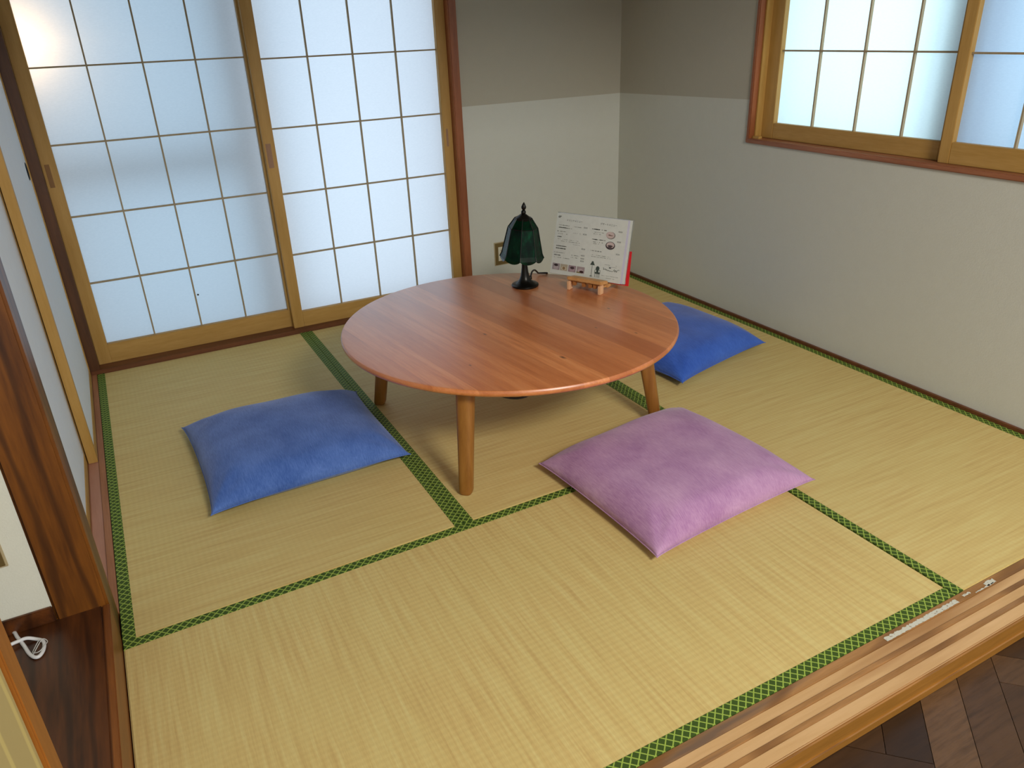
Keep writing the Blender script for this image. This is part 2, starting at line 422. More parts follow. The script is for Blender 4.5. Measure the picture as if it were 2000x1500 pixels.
# strip between mats and right wall, back wall, side strips
b = B(); box(b, 2.633, XR, 0, YB, -.05, .012, bev=.001)
struct('baseboard_right', b, redX, 'thin dark baseboard along the right wall', 'baseboard')
b = B(); box(b, 1.745, XR, 2.627, YB, -.05, .012, bev=.001)
struct('baseboard_back', b, redX, 'thin dark baseboard along the back wall', 'baseboard')

# ------------------------------------------------------------------ back opening: frame, screens, sash
b = B(); box(b, -.02, 1.745, 2.627, 2.74, -.05, .017, bev=.0015)
struct('trim_3', b, redX, 'dark wooden floor sill under the back paper screens', 'trim')
b = B(); box(b, 1.706, 1.745, 2.612, 2.74, .0, DZ1+.03, bev=.003)
struct('trim_4', b, redZ, 'reddish wooden jamb at the right of the back screens', 'trim')
b = B(); box(b, -.022, .016, 2.632, 2.74, -.01, DZ1+.03, bev=.002)
struct('trim_5', b, wood('corner_post_wood', rgb(62, 34, 12), rgb(98, 58, 24), 'Z', .45), 'dark corner post between closet doors and paper screens', 'trim')
b = B(); box(b, -.02, 1.745, 2.612, 2.74, DZ1-.012, DZ1+.03, bev=.003)
struct('trim_6', b, redX, 'wooden head rail above the back paper screens', 'trim')

def screen_x(name, label, x0, x1, px0, px1, y, z0, pz0, zt, vs, hs, pulls, dark):
    """paper screen whose face looks to -y; y = front face"""
    t = thing(name, ((x0+x1)/2, y, z0), label, 'sliding screen', kind='structure'); d = .028
    b = B()
    box(b, x0, px0, y, y+d, z0, zt, bev=.0015); box(b, px1, x1, y, y+d, z0, zt, bev=.0015)
    obj('stile', b, pale, t)
    b = B(); box(b, px0, px1, y+.001, y+d-.001, z0, pz0, bev=.0015); obj('bottom_rail', b, paleX, t)
    b = B(); box(b, px0, px1, y+.001, y+d-.001, zt-.04, zt, bev=.0015); obj('top_rail', b, paleX, t)
    b = B()
    for v in vs: box(b, v-.003, v+.003, y+.012, y+.024, pz0, zt-.04)
    for h in hs: box(b, px0, px1, y+.0115, y+.0235, h-.003, h+.003)
    obj('lattice', b, bar, t)
    b = B(); f = [b.verts.new(p) for p in ((px0-.004, y+.0245, pz0-.004), (px1+.004, y+.0245, pz0-.004), (px1+.004, y+.0245, zt-.036), (px0-.004, y+.0245, zt-.036))]
    b.faces.new(f); obj('paper', b, paper, t)
    for (a0, a1, c0, c1) in pulls:
        b = B(); box(b, a0, a1, y-.0006, y+.004, c0, c1, bev=.0004)
        pm = obj('finger_pull', b, dark, t)
    return t
dullpull = wood('pull_wood', rgb(120, 84, 40), rgb(140, 100, 54), 'Z', .6)
pinkpull = wood('pull_patch', rgb(140, 104, 78), rgb(156, 120, 92), 'Z', .6)
hs_l = [.364+.2725*k for k in range(6)][:5]; hs_r = [.356+.272*k for k in range(6)][:5]
screen_x('door_1', 'left paper screen of the back opening, dimmer with a warm glow at top left', .016, .876, .065, .830, 2.690, .016, .100, DZ1-.012, [.254, .449, .642], hs_l, [(.025, .042, .758, .845)], dullpull)
b = B(); cyl(b, (.462, 2.7139, .238), (.462, 2.7147, .238), .0042, seg=12)
obj('paper_mark', b, plain('paper_stain', rgb(60, 60, 58), .8), bpy.data.objects['door_1'])
screen_x('door_2', 'right paper screen of the back opening, brighter, behind the round table', .838, 1.706, .885, 1.660, 2.655, .017, .090, DZ1-.012, [1.079, 1.274, 1.468], hs_r, [(.846, .868, .745, .845), (1.674, 1.684, .753, .832)], pinkpull)
# outside glazing behind the back screens
t = thing('window_1', (.86, 2.85, 0), 'aluminium glazed door outside the back paper screens', 'window', kind='structure')
b = B()
for x0, x1 in ((-.03, .02), (.80, .86), (1.68, 1.74)): box(b, x0, x1, 2.83, 2.86, -.03, DZ1+.02, bev=.002)
for z0, z1 in ((-.03, .05), (DZ1-.04, DZ1+.02)): box(b, -.03, 1.74, 2.83, 2.86, z0, z1, bev=.002)
box(b, .02, .80, 2.80, 2.83, .76, .83, bev=.002); box(b, .735, .80, 2.79, 2.83, .0, DZ1, bev=.002)
obj('sash', b, alu, t)
b = B(); box(b, .01, .81, 2.842, 2.846, .04, DZ1-.03); obj('pane', b, pane_dim, t)
b = B(); box(b, .85, 1.70, 2.844, 2.848, .04, DZ1-.03); obj('pane', b, pane_clear, t)

# ------------------------------------------------------------------ side window
b = B(); k = .014
box(b, XR-.008, XR+.10, WY1-.002, WY1+.015, WZ0-.012, WZ1+.015, bev=.003)      # far jamb
struct('trim_7', b, redZ, 'reddish wooden far jamb of the side window', 'trim')
b = B(); box(b, XR-.010, XR+.10, WY0-.015, WY1+.015, WZ0-.013, WZ0+.005, bev=.003)
struct('trim_8', b, redY, 'reddish wooden sill of the side window', 'trim')
b = B(); box(b, XR-.008, XR+.10, WY0-.015, WY1+.015, WZ1, WZ1+.018, bev=.003); box(b, XR-.008, XR+.10, WY0-.015, WY0+.002, WZ0-.012, WZ1, bev=.003)
struct('trim_9', b, redY, 'head and near jamb of the side window', 'trim')
b = B(); box(b, XR+.020, XR+.055, WY1-.010, WY1-.002, WZ0+.005, WZ1, bev=.001)
box(b, XR+.010, XR+.030, WY1-.040, WY1-.004, WZ0+.004, WZ0+.014, bev=.001)
struct('trim_10', b, pale, 'pale guide strip and stop block in the corner of the side window', 'trim')
def screen_y(name, label, x, y0, y1, py0, py1, z0, pz0, zt, vs, hs):
    t = thing(name, (x, (y0+y1)/2, z0), label, 'sliding screen', kind='structure'); d = .026
    b = B(); box(b, x, x+d, y0, py0, z0, zt, bev=.0015); box(b, x, x+d, py1, y1, z0, zt, bev=.0015); obj('stile', b, pale, t)
    b = B(); box(b, x+.001, x+d-.001, py0, py1, z0, pz0, bev=.0015); obj('bottom_rail', b, paleY, t)
    b = B(); box(b, x+.001, x+d-.001, py0, py1, zt-.04, zt, bev=.0015); obj('top_rail', b, paleY, t)
    b = B()
    for v in vs: box(b, x+.010, x+.0225, v-.003, v+.003, pz0, zt-.04)
    for h in hs: box(b, x+.0105, x+.023, py0, py1, h-.003, h+.003)
    obj('lattice', b, bar, t)
    b = B(); f = [b.verts.new(p) for p in ((x+.0235, py0-.004, pz0-.004), (x+.0235, py1+.004, pz0-.004), (x+.0235, py1+.004, zt-.036), (x+.0235, py0-.004, zt-.036))]
    b.faces.new(f); obj('paper', b, paper, t); return t
screen_y('window_2', 'far paper screen of the side window, brightest next to the corner', XR+.052, .850, 1.697, 0.885, 1.628, WZ0+.0055, .852, WZ1, [1.045, 1.243, 1.441], [1.125, 1.398])
screen_y('window_3', 'near paper screen of the side window, cut by the photo edge', XR+.022, WY0+.003, .862, WY0+.045, .824, WZ0+.0055, .858, WZ1, [.628, .435, .242], [1.124, 1.397])
t = thing('window_4', (XR+.2, .86, WZ0), 'aluminium glazed window outside the side paper screens', 'window', kind='structure')
b = B()
for y0, y1 in ((WY0-.01, WY0+.04), (.80, .955), (WY1-.03, WY1+.01)): box(b, XR+.14, XR+.17, y0, y1, WZ0-.01, WZ1+.02, bev=.002)
for z0, z1 in ((WZ0-.02, WZ0+.02), (WZ1-.02, WZ1+.03)): box(b, XR+.14, XR+.17, WY0-.01, WY1+.01, z0, z1, bev=.002)
obj('sash', b, alu, t)
b = B(); box(b, XR+.155, XR+.159, .95, WY1-.02, WZ0, WZ1); obj('pane', b, pane_clear, t)
b = B(); box(b, XR+.150, XR+.154, WY0+.03, .95, WZ0, WZ1); obj('pane', b, pane_dim, t)

# ------------------------------------------------------------------ closet doors, post, left sill
b = B()
for x0, x1, z, mi in ((-.0195, -.001, .0005, 0), (-.0505, -.0195, -.0035, 1), (-.0522, -.0505, .0005, 0), (-.0800, -.0522, -.0035, 1), (-.11, -.0800, .0005, 0)):
    box(b, x0, x1, .972, 2.633, -.05, z, bev=.0008, mi=mi)
struct('trim_11', b, [sillY, grvY], 'grooved wooden sill of the closet doors along the left mat edge', 'trim')
def fusuma(name, label, x0, x1, y0, y1, pull=None):
    t = thing(name, ((x0+x1)/2, (y0+y1)/2, 0), label, 'closet door', kind='structure'); z0, z1, w = -.002, 1.77, .026
    b = B(); box(b, x0, x1, y0, y0+w, z0, z1, bev=.001); box(b, x0, x1, y1-w, y1, z0, z1, bev=.001); obj('stile', b, MATS['pale_cypress'], t)
    b = B(); box(b, x0, x1, y0+w, y1-w, z0, z0+.034, bev=.001); box(b, x0, x1, y0+w, y1-w, z1-.03, z1, bev=.001); obj('rail', b, paleY, t)
    b = B(); box(b, x0+.004, x1-.0035, y0+w-.002, y1-w+.002, z0+.03, z1-.028); obj('paper_panel', b, fus_paper, t)
    if pull:
        b = B(); lathe(b, [(.004, .0), (.016, .0), (.018, .0015), (.0205, .0028), (.022, .0012), (.022, 0)], seg=28)
        for v in b.verts: v.co = V(x1-.0035+v.co.z, pull[0]+v.co.x, pull[1]+v.co.y*1.45)
        obj('finger_pull', b, plain('dark_metal_pull', rgb(40, 44, 46), .3, .8), t)
    return t
fusuma('door_3', 'far white closet door beside the corner post, with dark oval finger pull', -.0495, -.0215, 1.815, 2.631, (2.545, .845))
fusuma('door_4', 'near white closet door sliding behind the dark post', -.0790, -.0530, .975, 1.860)
b = B(); box(b, -.112, -.002, .972, YB, 1.77, 1.80, bev=.002); struct('trim_12', b, redY, 'head rail above the closet doors', 'trim')
b = B(); box(b, -.108, -.003, .868, .972, -.05, H)
es = [e for e in b.edges if abs(e.verts[0].co.z-e.verts[1].co.z) > 1 and e.verts[0].co.y < .9]
bmesh.ops.bevel(b, geom=es, offset=.006, segments=2, affect='EDGES')
struct('trim_13', b, darkZ, 'thick dark grained post at the corner of alcove and closet', 'post')
b = B(); box(b, -.065, -.012, .055, .103, -.05, 1.9, bev=.002)
struct('trim_14', b, orange, 'orange-brown near jamb of the side alcove', 'trim')
x = NT('ribbed_cream_board'); w = x.n('ShaderNodeTexWave'); w.bands_direction = 'Y'; w.inputs['Scale'].default_value = 4.4; w.inputs['Distortion'].default_value = .3
x.l(x.coords(), w.inputs['Vector'])
x.col(x.mix(x.ramp(w.outputs['Fac'], [(.90, (0, 0, 0, 1)), (.98, (1, 1, 1, 1))]), rgb(182, 164, 110), rgb(206, 188, 120))); x.rough(.6); x.bump(w.outputs['Fac'], .2, .002)
b = B(); box(b, -.06, -.017, -.75, .052, ZL, 1.9, bev=.001)
struct('wall_left_front', b, x.m, 'cream ribbed board wall at the near left', 'wall')

# outlets
def outlet(cx, cz, label, plane, w=.075, h=.12):
    if plane == 'back': P = lambda u, v, d: V(cx+u, YB-d, cz+v)
    else: P = lambda u, v, d: V(cx+u, .874-d, cz+v)
    t = thing('wall_outlet', P(0, -h/2, 0), label, 'outlet')
    def pbox(b, u0, u1, v0, v1, d0, d1, bev=.0006):
        n = len(b.verts); box(b, u0, u1, d0, d1, v0, v1, bev=bev, seg=1); b.verts.ensure_lookup_table()
        for q in b.verts[n:]: q.co = P(q.co.x, q.co.z, q.co.y)
    b = B(); pbox(b, -w/2-.004, w/2+.004, -h/2-.004, h/2+.004, 0, .004); obj('rim', b, plain('outlet_rim', rgb(176, 160, 124), .5), t)
    b = B(); pbox(b, -w/2, w/2, -h/2, h/2, .003, .0065); obj('cover_plate', b, plain('olive_plate', rgb(120, 100, 58), .45, .4), t)
    b = B(); pbox(b, -.021, .021, -.036, .036, .006, .0085); s = obj('socket', b, plain('socket_white', rgb(206, 200, 178), .5), t)
    for vv in (.018, -.018):
        for uu in (-.0065, .0065):
            b = B(); pbox(b, uu-.0012, uu+.0012, vv-.004, vv+.004, .0084, .0088, 0)
            obj('slot', b, plain('slot_black', rgb(25, 22, 20), .8), s)
outlet(1.925, .202, 'square wall outlet with olive plate low on the back wall behind the green lamp', 'back', .074, .112)
outlet(-.193, .335, 'wall outlet with olive plate on the alcove wall at the left edge', 'alcove', .07, .118)
# white cord on the alcove board
zc = .1095
pts = [(-.33, .93), (-.25, .915), (-.195, .876), (-.181, .845), (-.167, .808), (-.157, .778), (-.147, .760), (-.138, .757), (-.131, .770), (-.129, .790), (-.133, .806), (-.145, .818), (-.161, .823), (-.176, .822), (-.20, .815), (-.26, .79), (-.36, .78)]
t = thing('power_cord', (-.17, .80, .105), 'white power cord looped on the dark alcove board', 'cord')
b = B(); tube(b, [(p[0], p[1], zc+(.006 if 11 < i < 15 else 0)) for i, p in enumerate(pts)], .0038, 10, 5); obj('cable', b, plain('white_cable', rgb(214, 214, 214), .45), t, True)
b = B(); tube(b, [(-.139, .806, .113), (-.146, .792, .110), (-.149, .772, .112), (-.136, .764, .116), (-.127, .776, .117), (-.122, .792, .114), (-.130, .801, .117), (-.138, .788, .116), (-.150, .766, .109)], .0009, 6, 5)
obj('twist_tie', b, plain('twist_tie_white', rgb(200, 200, 196), .5), t, True)

# ------------------------------------------------------------------ tatami mats
def tatami(c, long_axis, label, hw=.0285):
    """c: world corners (x0y0, x1y0, x1y1, x0y1); long_axis X or Y"""
    c = [Vector((p[0], p[1], 0)) for p in c]
    ctr = (c[0]+c[1]+c[2]+c[3])/4
    t = thing('tatami_mat', (ctr.x, ctr.y, -.05), label, 'tatami mat', rotz=0 if long_axis == 'X' else PI/2, group='tatami mats covering the room')
    if long_axis == 'X': q = c
    else: q = [c[1], c[2], c[3], c[0]]            # make q[0]->q[1] the long side
    q = [p+(ctr-p).normalized()*.001 for p in q]
    ax = (q[1]-q[0]).normalized(); nrm = V(-ax.y, ax.x, 0)
    def lerp(a, bb, s): return a+(bb-a)*s
    Wd = (q[3]-q[0]).length; s0 = hw/Wd
    inv = root_matrix(t).inverted()
    def slab(nm, p, z0, z1, mat, bev, uv=None):
        b = B(); bot = [b.verts.new((v.x, v.y, z0)) for v in p]; top = [b.verts.new((v.x, v.y, z1)) for v in p]
        b.faces.new(bot[::-1]); b.faces.new(top)
        for i in range(4): b.faces.new((bot[i], bot[(i+1) % 4], top[(i+1) % 4], top[i]))
        bmesh.ops.bevel(b, geom=[e for e in b.edges if e.verts[0].co.z > z1-1e-5 and e.verts[1].co.z > z1-1e-5], offset=bev, segments=2, affect='EDGES')
        if uv is not None:
            lay = b.loops.layers.uv.new('UVMap')
            for f in b.faces:
                for lp in f.loops:
                    d = lp.vert.co-uv[0]; lp[lay].uv = (d.dot(uv[1]), d.dot(uv[2])+(z1-lp.vert.co.z))
        return obj(nm, b, mat, t)
    body = [lerp(q[0], q[3], s0*.6), lerp(q[1], q[2], s0*.6), lerp(q[1], q[2], 1-s0*.6), lerp(q[0], q[3], 1-s0*.6)]
    slab('rush_surface', body, -.05, -.0006, rush, .0025)
    slab('cloth_border', [q[0], q[1], lerp(q[1], q[2], s0), lerp(q[0], q[3], s0)], -.0495, .0006, heri, .001, (q[0], ax, nrm))
    slab('cloth_border', [lerp(q[0], q[3], 1-s0), lerp(q[1], q[2], 1-s0), q[2], q[3]], -.0495, .0006, heri, .001, (q[3], ax, -nrm))
    return t
yc0, ycm, yc1 = .853, .868, .8765
tatami([(0, yc0), (.8775, ycm), (.8805, 2.626), (0, 2.626)], 'Y', 'tatami mat under the left blue cushion, along the closet doors')
tatami([(.8775, ycm), (1.756, yc1), (1.7575, 2.626), (.8805, 2.626)], 'Y', 'tatami mat under the middle of the round table')
tatami([(0, 0), (1.756, 0), (1.756, yc1), (0, yc0)], 'X', 'tatami mat lying crosswise along the grooved front sill')
tatami([(1.757, 0), (2.633, 0), (2.633, 1.7525), (1.757, 1.7525)], 'Y', 'tatami mat along the right wall under the side window')
tatami([(1.758, 1.753), (2.633, 1.753), (2.633, 2.626), (1.758, 2.626)], 'Y', 'half-size tatami mat in the far right corner')

# ------------------------------------------------------------------ round table
TC = V(1.314, 1.392, 0); TH = .35
ANG = math.atan2(-.99, .13)          # direction of the boards
def tloc(wx, wy):
    d = V(wx-TC.x, wy-TC.y, 0); return (d.x*math.cos(ANG)+d.y*math.sin(ANG), -d.x*math.sin(ANG)+d.y*math.cos(ANG))
KNOTS = []
for wx, wy, r in KNOTS_W if 'KNOTS_W' in globals() else [(1.188, 1.321, .006), (1.60, 1.06, .004), (1.30, 1.02, .008), (1.52, 1.17, .004), (1.66, 1.30, .005), (1.04, 1.12, .004)]:
    a_, b_ = tloc(wx, wy); KNOTS.append((a_, b_, r))
tm = table_mat()
legm = wood('table_leg_wood', rgb(130, 82, 26), rgb(160, 110, 48), 'Z', .4, 1.4)
table = thing('round_table', (TC.x, TC.y, 0), 'low round wooden table with four splayed legs', 'table', rotz=0)
b = B(); N = 128
prof = [(.0, TH), (-.010, TH), (-.0045, TH-.0012), (-.0012, TH-.005), (0, TH-.010), (-.0015, TH-.015), (-.006, TH-.020), (-.016, TH-.025)]
def R0(th): return .5601-.0022*math.cos(th)-.0007*math.sin(th)-.0042*math.cos(2*th)-.0093*math.sin(2*th)
rings = []
for dr, z in prof[1:]:
    rings.append([b.verts.new((TC.x+(R0(2*PI*i/N)+dr)*math.cos(2*PI*i/N), TC.y+(R0(2*PI*i/N)+dr)*math.sin(2*PI*i/N), z)) for i in range(N)])
b.faces.new(rings[0])
for A, C_ in zip(rings, rings[1:]):
    for i in range(N): b.faces.new((A[i], A[(i+1) % N], C_[(i+1) % N], C_[i]))
b.faces.new(rings[-1][::-1])
top = obj('tabletop', b, tm, None, 35, origin=(TC.x, TC.y, 0))
# turn the mesh data so that local X follows the boards
rot = Matrix.Rotation(-ANG, 4, 'Z'); top.data.transform(rot); top.location = (0, 0, 0); top.rotation_euler = (0, 0, ANG); top.parent = table
feet = [(.948, 1.003), (.927, 1.718), (1.70, 1.065), (1.68, 1.78)]
for fx, fy in feet:
    d = (TC-V(fx, fy, 0)); d.z = 0; d.normalize(); topp = V(fx, fy, 0)+d*.058+V(0, 0, TH-.024); bot = V(fx, fy, 0)
    b = B(); prevr = None; side = V(-d.y, d.x, 0)
    lv = [(0, .80, .0), (.003, .92, .0), (.010, 1.0, 0), (.10, 1.06, 0), (.22, 1.18, 0), (.29, 1.26, 0), (TH-.024, 1.30, 0)]
    for z, s, _ in lv:
        c = bot.lerp(topp, z/(TH-.024)); c.z = z; ring = []
        for i in range(24):
            a = 2*PI*i/24; ca, sa = math.cos(a), math.sin(a); rr = .0205*s/((abs(ca)**3.2+abs(sa)**3.2)**(1/3.2))
            ring.append(b.verts.new(c+(d*ca+side*sa)*rr))
        if prevr:
            for i in range(24): b.faces.new((prevr[i], prevr[(i+1) % 24], ring[(i+1) % 24], ring[i]))
        else: b.faces.new(ring[::-1])
        prevr = ring
    b.faces.new(prevr)
    obj('leg', b, legm, table, 50)
b = B()
for (p, q) in ((feet[0], feet[3]), (feet[1], feet[2])):
    P0 = V(*p, 0).lerp(TC, .14); P1 = V(*q, 0).lerp(TC, .14); d = (P1-P0).normalized(); sd = V(-d.y, d.x, 0)*.02
    vs = [b.verts.new((P0+s1*sd*1+V(0, 0, z)) if e == 0 else (P1+s1*sd+V(0, 0, z))) for e in (0, 1) for s1 in (-1, 1) for z in (TH-.040, TH-.0245)]
    bmesh.ops.convex_hull(b, input=vs)
obj('under_rail', b, legm, table)

# ------------------------------------------------------------------ cushions
def cushion(corners, thick, mat, label, seed, concave=.018, seamz=.030, slant=0.0):
    c = [Vector(p) for p in corners]              # world xy corners, counter-clockwise; z = tip height
    ctr = sum(c, V(0, 0, 0))/4
    t = thing('floor_cushion', (ctr.x, ctr.y, 0), label, 'cushion')
    N = 44; r = random.Random(seed); b = B()
    ph = [r.uniform(0, 6.28) for _ in range(12)]
    def base(u, v):
        p = (c[0]*(1-u)*(1-v)+c[1]*u*(1-v)+c[2]*u*v+c[3]*(1-u)*v)
        # edges pulled in between the pointed corners
        ku = 4*u*(1-u); kv = 4*v*(1-v); pu = ku**.55*concave; pv = kv**.55*concave
        eu = (c[1]-c[0]+c[2]-c[3]).normalized(); ev = (c[3]-c[0]+c[2]-c[1]).normalized()
        p = p + ev*pu*(1-2*v) + eu*pv*(1-2*u); return p
    def prof(u, v):
        a = 1-abs(2*u-1)**3.0; q = 1-abs(2*v-1)**3.0
        return max(0.0, a*q)**.52
    def wr(u, v):
        # gathered creases that start from the corners
        s = 0
        for k, (cu, cv) in enumerate(((0, 0), (1, 0), (1, 1), (0, 1))):
            du, dv = abs(u-cu), abs(v-cv); d = math.hypot(du, dv); a = math.atan2(dv, du)
            s += math.exp(-((d-.13)/.10)**2)*math.sin(a*9+ph[k])*.0028
        s += .0022*math.sin(7*u+ph[5])*math.sin(6*v+ph[6])+.0012*math.sin(15*u+9*v+ph[7])
        return s
    T = [[None]*(N+1) for _ in range(N+1)]; Bt = [[None]*(N+1) for _ in range(N+1)]
    def sp(k): s = k/N; return .5-.5*math.cos(PI*s)*(.72)-.5*.28*(1-2*s)
    for i in range(N+1):
        for j in range(N+1):
            u, v = sp(i), sp(j); p = base(u, v); f = prof(u, v)
            zs = p.z*(1-f) + seamz*f if False else (p.z if f < .02 else p.z+(seamz-p.z)*min(1, f*1.5))
            zt = zs+(thick-seamz)*f+wr(u, v)*min(1, f*2)
            T[i][j] = b.verts.new((p.x, p.y, zt))
            if 0 < i < N and 0 < j < N:
                Bt[i][j] = b.verts.new((p.x, p.y, max(.001, zs-(seamz+.006)*min(1, (f/.62)**1.3))))
            else: Bt[i][j] = T[i][j]
    for i in range(N):
        for j in range(N):
            b.faces.new((T[i][j], T[i+1][j], T[i+1][j+1], T[i][j+1]))
            q = [Bt[i][j], Bt[i][j+1], Bt[i+1][j+1], Bt[i+1][j]]
            b.faces.new(q)
    rim = [T[i][0].co.copy() for i in range(N)]+[T[N][j].co.copy() for j in range(N)]+[T[i][N].co.copy() for i in range(N, 0, -1)]+[T[0][j].co.copy() for j in range(N, 0, -1)]
    obj('cover', b, mat, t, True)
    b = B(); tube(b, rim+[rim[0]], .0016, 6, 1); obj('seam', b, mat, t, True)
    return t
cushion([(.258, 1.248, .022), (.872, 1.255, .030), (.868, 1.805, .030), (.250, 1.850, .032)], .118, blue1, 'blue cushion on the left tatami mat', 2, seamz=.056)
cushion([(1.223, .447, .022), (1.828, .490, .030), (1.795, 1.062, .028), (1.194, .995, .026)], .108, purple, 'mauve pink cushion in front of the round table', 5, concave=.012, seamz=.056)
cushion([(1.935, 1.208, .028), (2.478, 1.335, .026), (2.425, 1.925, .028), (1.86, 1.80, .026)], .115, blue2, 'bright blue cushion partly behind the table by the right wall', 9, seamz=.056)

# ------------------------------------------------------------------ table lamp
LP = V(1.545, 1.692, TH)
lamp = thing('table_lamp', LP, 'small table lamp with green glass panel shade and dark base', 'lamp')
dark = plain('dark_bronze', rgb(26, 24, 20), .32, .55)
b = B(); lathe(b, [(.0505, 0), (.052, .003), (.0515, .007), (.047, .010), (.043, .0105), (.034, .015), (.026, .021), (.0205, .030), (.0165, .042), (.0135, .058), (.0115, .075), (.0105, .095), (.0108, .13), (.008, .15), (.006, .245), (0, .246)], LP, 40)
obj('base', b, dark, lamp, 40)
x = NT('green_slag_glass'); nz = x.noise(x.coords((12, 12, 5)), 4, 4, .7)
x.col(x.ramp(nz, [(.35, rgb(1, 12, 6)), (.55, rgb(2, 38, 20)), (.75, rgb(6, 76, 44))])); x.rough(.24); x.b.inputs['Specular IOR Level'].default_value = .16
tr = x.n('ShaderNodeBsdfTranslucent'); tr.inputs['Color'].default_value = rgb(20, 130, 80); mx = x.n('ShaderNodeMixShader'); mx.inputs[0].default_value = .16
x.l(x.b.outputs[0], mx.inputs[1]); x.l(tr.outputs[0], mx.inputs[2]); x.l(mx.outputs[0], x.out.inputs['Surface']); green = x.m
b = B(); ns = 8; rows = []
TILT = Matrix.Rotation(math.radians(4.0), 4, Vector((fw.x, fw.y, 0)).normalized()); PIV = LP+V(0, 0, .25)
levels = [(.031, .262), (.0555, .226), (.076, .130), (.0835, .108)]
off = math.radians(12)
def shp(r, a, z): return TILT @ (V(r*math.cos(a), r*math.sin(a), z-.25)) + PIV
faces_uv = 6
for r, z in levels[:3]: rows.append([b.verts.new(shp(r*1.0, off+2*PI*k/ns, z)) for k in range(ns)])
for A, C_ in zip(rows, rows[1:]):
    for k in range(ns): b.faces.new((A[k], A[(k+1) % ns], C_[(k+1) % ns], C_[k]))
# scalloped skirt of each panel
r, z = levels[3]
for k in range(ns):
    a0 = off+2*PI*k/ns; a1 = off+2*PI*(k+1)/ns; n = 8; pts = []
    p0 = shp(r, a0, z+.006); p1 = shp(r, a1, z+.006)
    for i in range(1, n):
        s = i/n; p = p0.lerp(p1, s); p = p + V(0, 0, -.012*math.sin(PI*s)**.8); pts.append(b.verts.new(p))
    va = b.verts.new(p0); vb = b.verts.new(p1)
    b.faces.new([rows[2][k], rows[2][(k+1) % ns], vb]+pts[::-1]+[va])
bmesh.ops.remove_doubles(b, verts=b.verts, dist=.0002)
bmesh.ops.recalc_face_normals(b, faces=b.faces)
bmesh.ops.solidify(b, geom=b.faces[:], thickness=.002)
shade = obj('lamp_shade', b, green, lamp)
b = B()
for k in range(ns):
    a = off+2*PI*k/ns
    tube(b, [shp((q[0]+.001), a, q[1]) for q in levels[:3]]+[shp((levels[3][0]+.001), a, levels[3][1]+.006)], .0013, 6, 1)
for lev in levels[:2]:
    for k in range(ns): tube(b, [shp((lev[0]+.001), off+2*PI*(k+d)/ns, lev[1]) for d in (0, 1)], .0013, 6, 1)
obj('shade_leading', b, plain('lead_seam', rgb(34, 34, 32), .4, .7), shade)
b = B(); lathe(b, [(.0, .012), (.010, .014), (.024, .004), (.034, -.004), (.033, -.007), (0, -.007)], (0, 0, 0), 24, False)
for v in b.verts: v.co = TILT @ (v.co+V(0, 0, .012)) + PIV
obj('shade_cap', b, dark, lamp, 40)
b = B(); lathe(b, [(.009, .020), (.0065, .030), (.005, .036), (.0085, .040), (.0095, .045), (.0075, .050), (.0045, .053), (.0085, .058), (.0095, .064), (.0060, .072), (.0028, .078), (0, .082)], (0, 0, 0), 20)
for v in b.verts: v.co = TILT @ (v.co+V(0, 0, -.012)) + PIV + V(0, 0, 0)
obj('finial', b, dark, lamp, 40)
# cord from the lamp base over the table rim and looped underneath
rimp = TC + V(math.cos(.83), math.sin(.83), 0)*.575
def rimat(th, dr, z): return (TC.x+(R0(th)+dr)*math.cos(th), TC.y+(R0(th)+dr)*math.sin(th), z)
TH1 = math.atan2(2.02-TC.y, 1.72-TC.x)
TH1 = .92
b = B(); tube(b, [(1.580, 1.712, TH+.020), (1.600, 1.735, TH+.034), (1.625, 1.757, TH+.032), (1.648, 1.775, TH+.014), (1.660, 1.788, TH+.006), rimat(.80, -.012, TH+.004), rimat(.80, .006, TH-.004), rimat(.80, .005, TH-.026), rimat(.80, -.05, TH-.05),
              (1.50, 1.60, TH-.060), (1.30, 1.20, TH-.062), (1.205, 1.03, TH-.048), (1.155, .965, TH-.060), (1.105, .975, TH-.066), (1.05, 1.03, TH-.052), (1.03, 1.10, TH-.034)], .0034, 8, 6)
obj('power_cord', b, plain('black_cord', rgb(22, 20, 20), .5), lamp, True)
b = B(); lathe(b, [(.004, 0), (.0065, .003), (.006, .012), (.003, .016)], (1.579, 1.711, TH+.013), 14); obj('cord_bushing', b, dark, lamp, True)

# ------------------------------------------------------------------ menu and stand
MA = V(1.658, 1.696, .3815); mu = V(.443, -.896, 0).normalized(); mn = V(.896, .443, 0).normalized()
mv = V(0, 0, 1)*math.cos(math.radians(16))+mn*math.sin(math.radians(16)); mw = mu.cross(mv)
def MP(s, t, d=0): return MA+mu*s+mv*t+mw*d
menu = thing('menu', MA+mu*.15, 'white laminated cafe menu leaning on its wooden stand', 'menu')
def sheet(b, s0, s1, t0, t1, d0, d1, sk=0.0):
    P = [(s0, t0), (s1+sk, t0), (s1, t1), (s0, t1)]
    vs = [b.verts.new(MP(s, t, d)) for d in (d0, d1) for s, t in P]
    b.faces.new(vs[:4]); b.faces.new(vs[4:][::-1])
    for i in range(4): b.faces.new((vs[i], vs[(i+1) % 4], vs[4+(i+1) % 4], vs[4+i]))
pagem = plain('menu_page', rgb(208, 212, 204), .35); page2 = plain('menu_inner_page', rgb(198, 196, 214), .4)
b = B(); sheet(b, .0, .3015, 0, .2290, -.0008, 0, .004); obj('front_page', b, pagem, menu)
b = B(); sheet(b, .006, .3085, .001, .2300, -.0035, -.0022, .005); obj('inner_page', b, page2, menu)
b = B(); sheet(b, .010, .3170, .002, .2310, -.0062, -.0050, .005); obj('inner_page', b, pagem, menu)
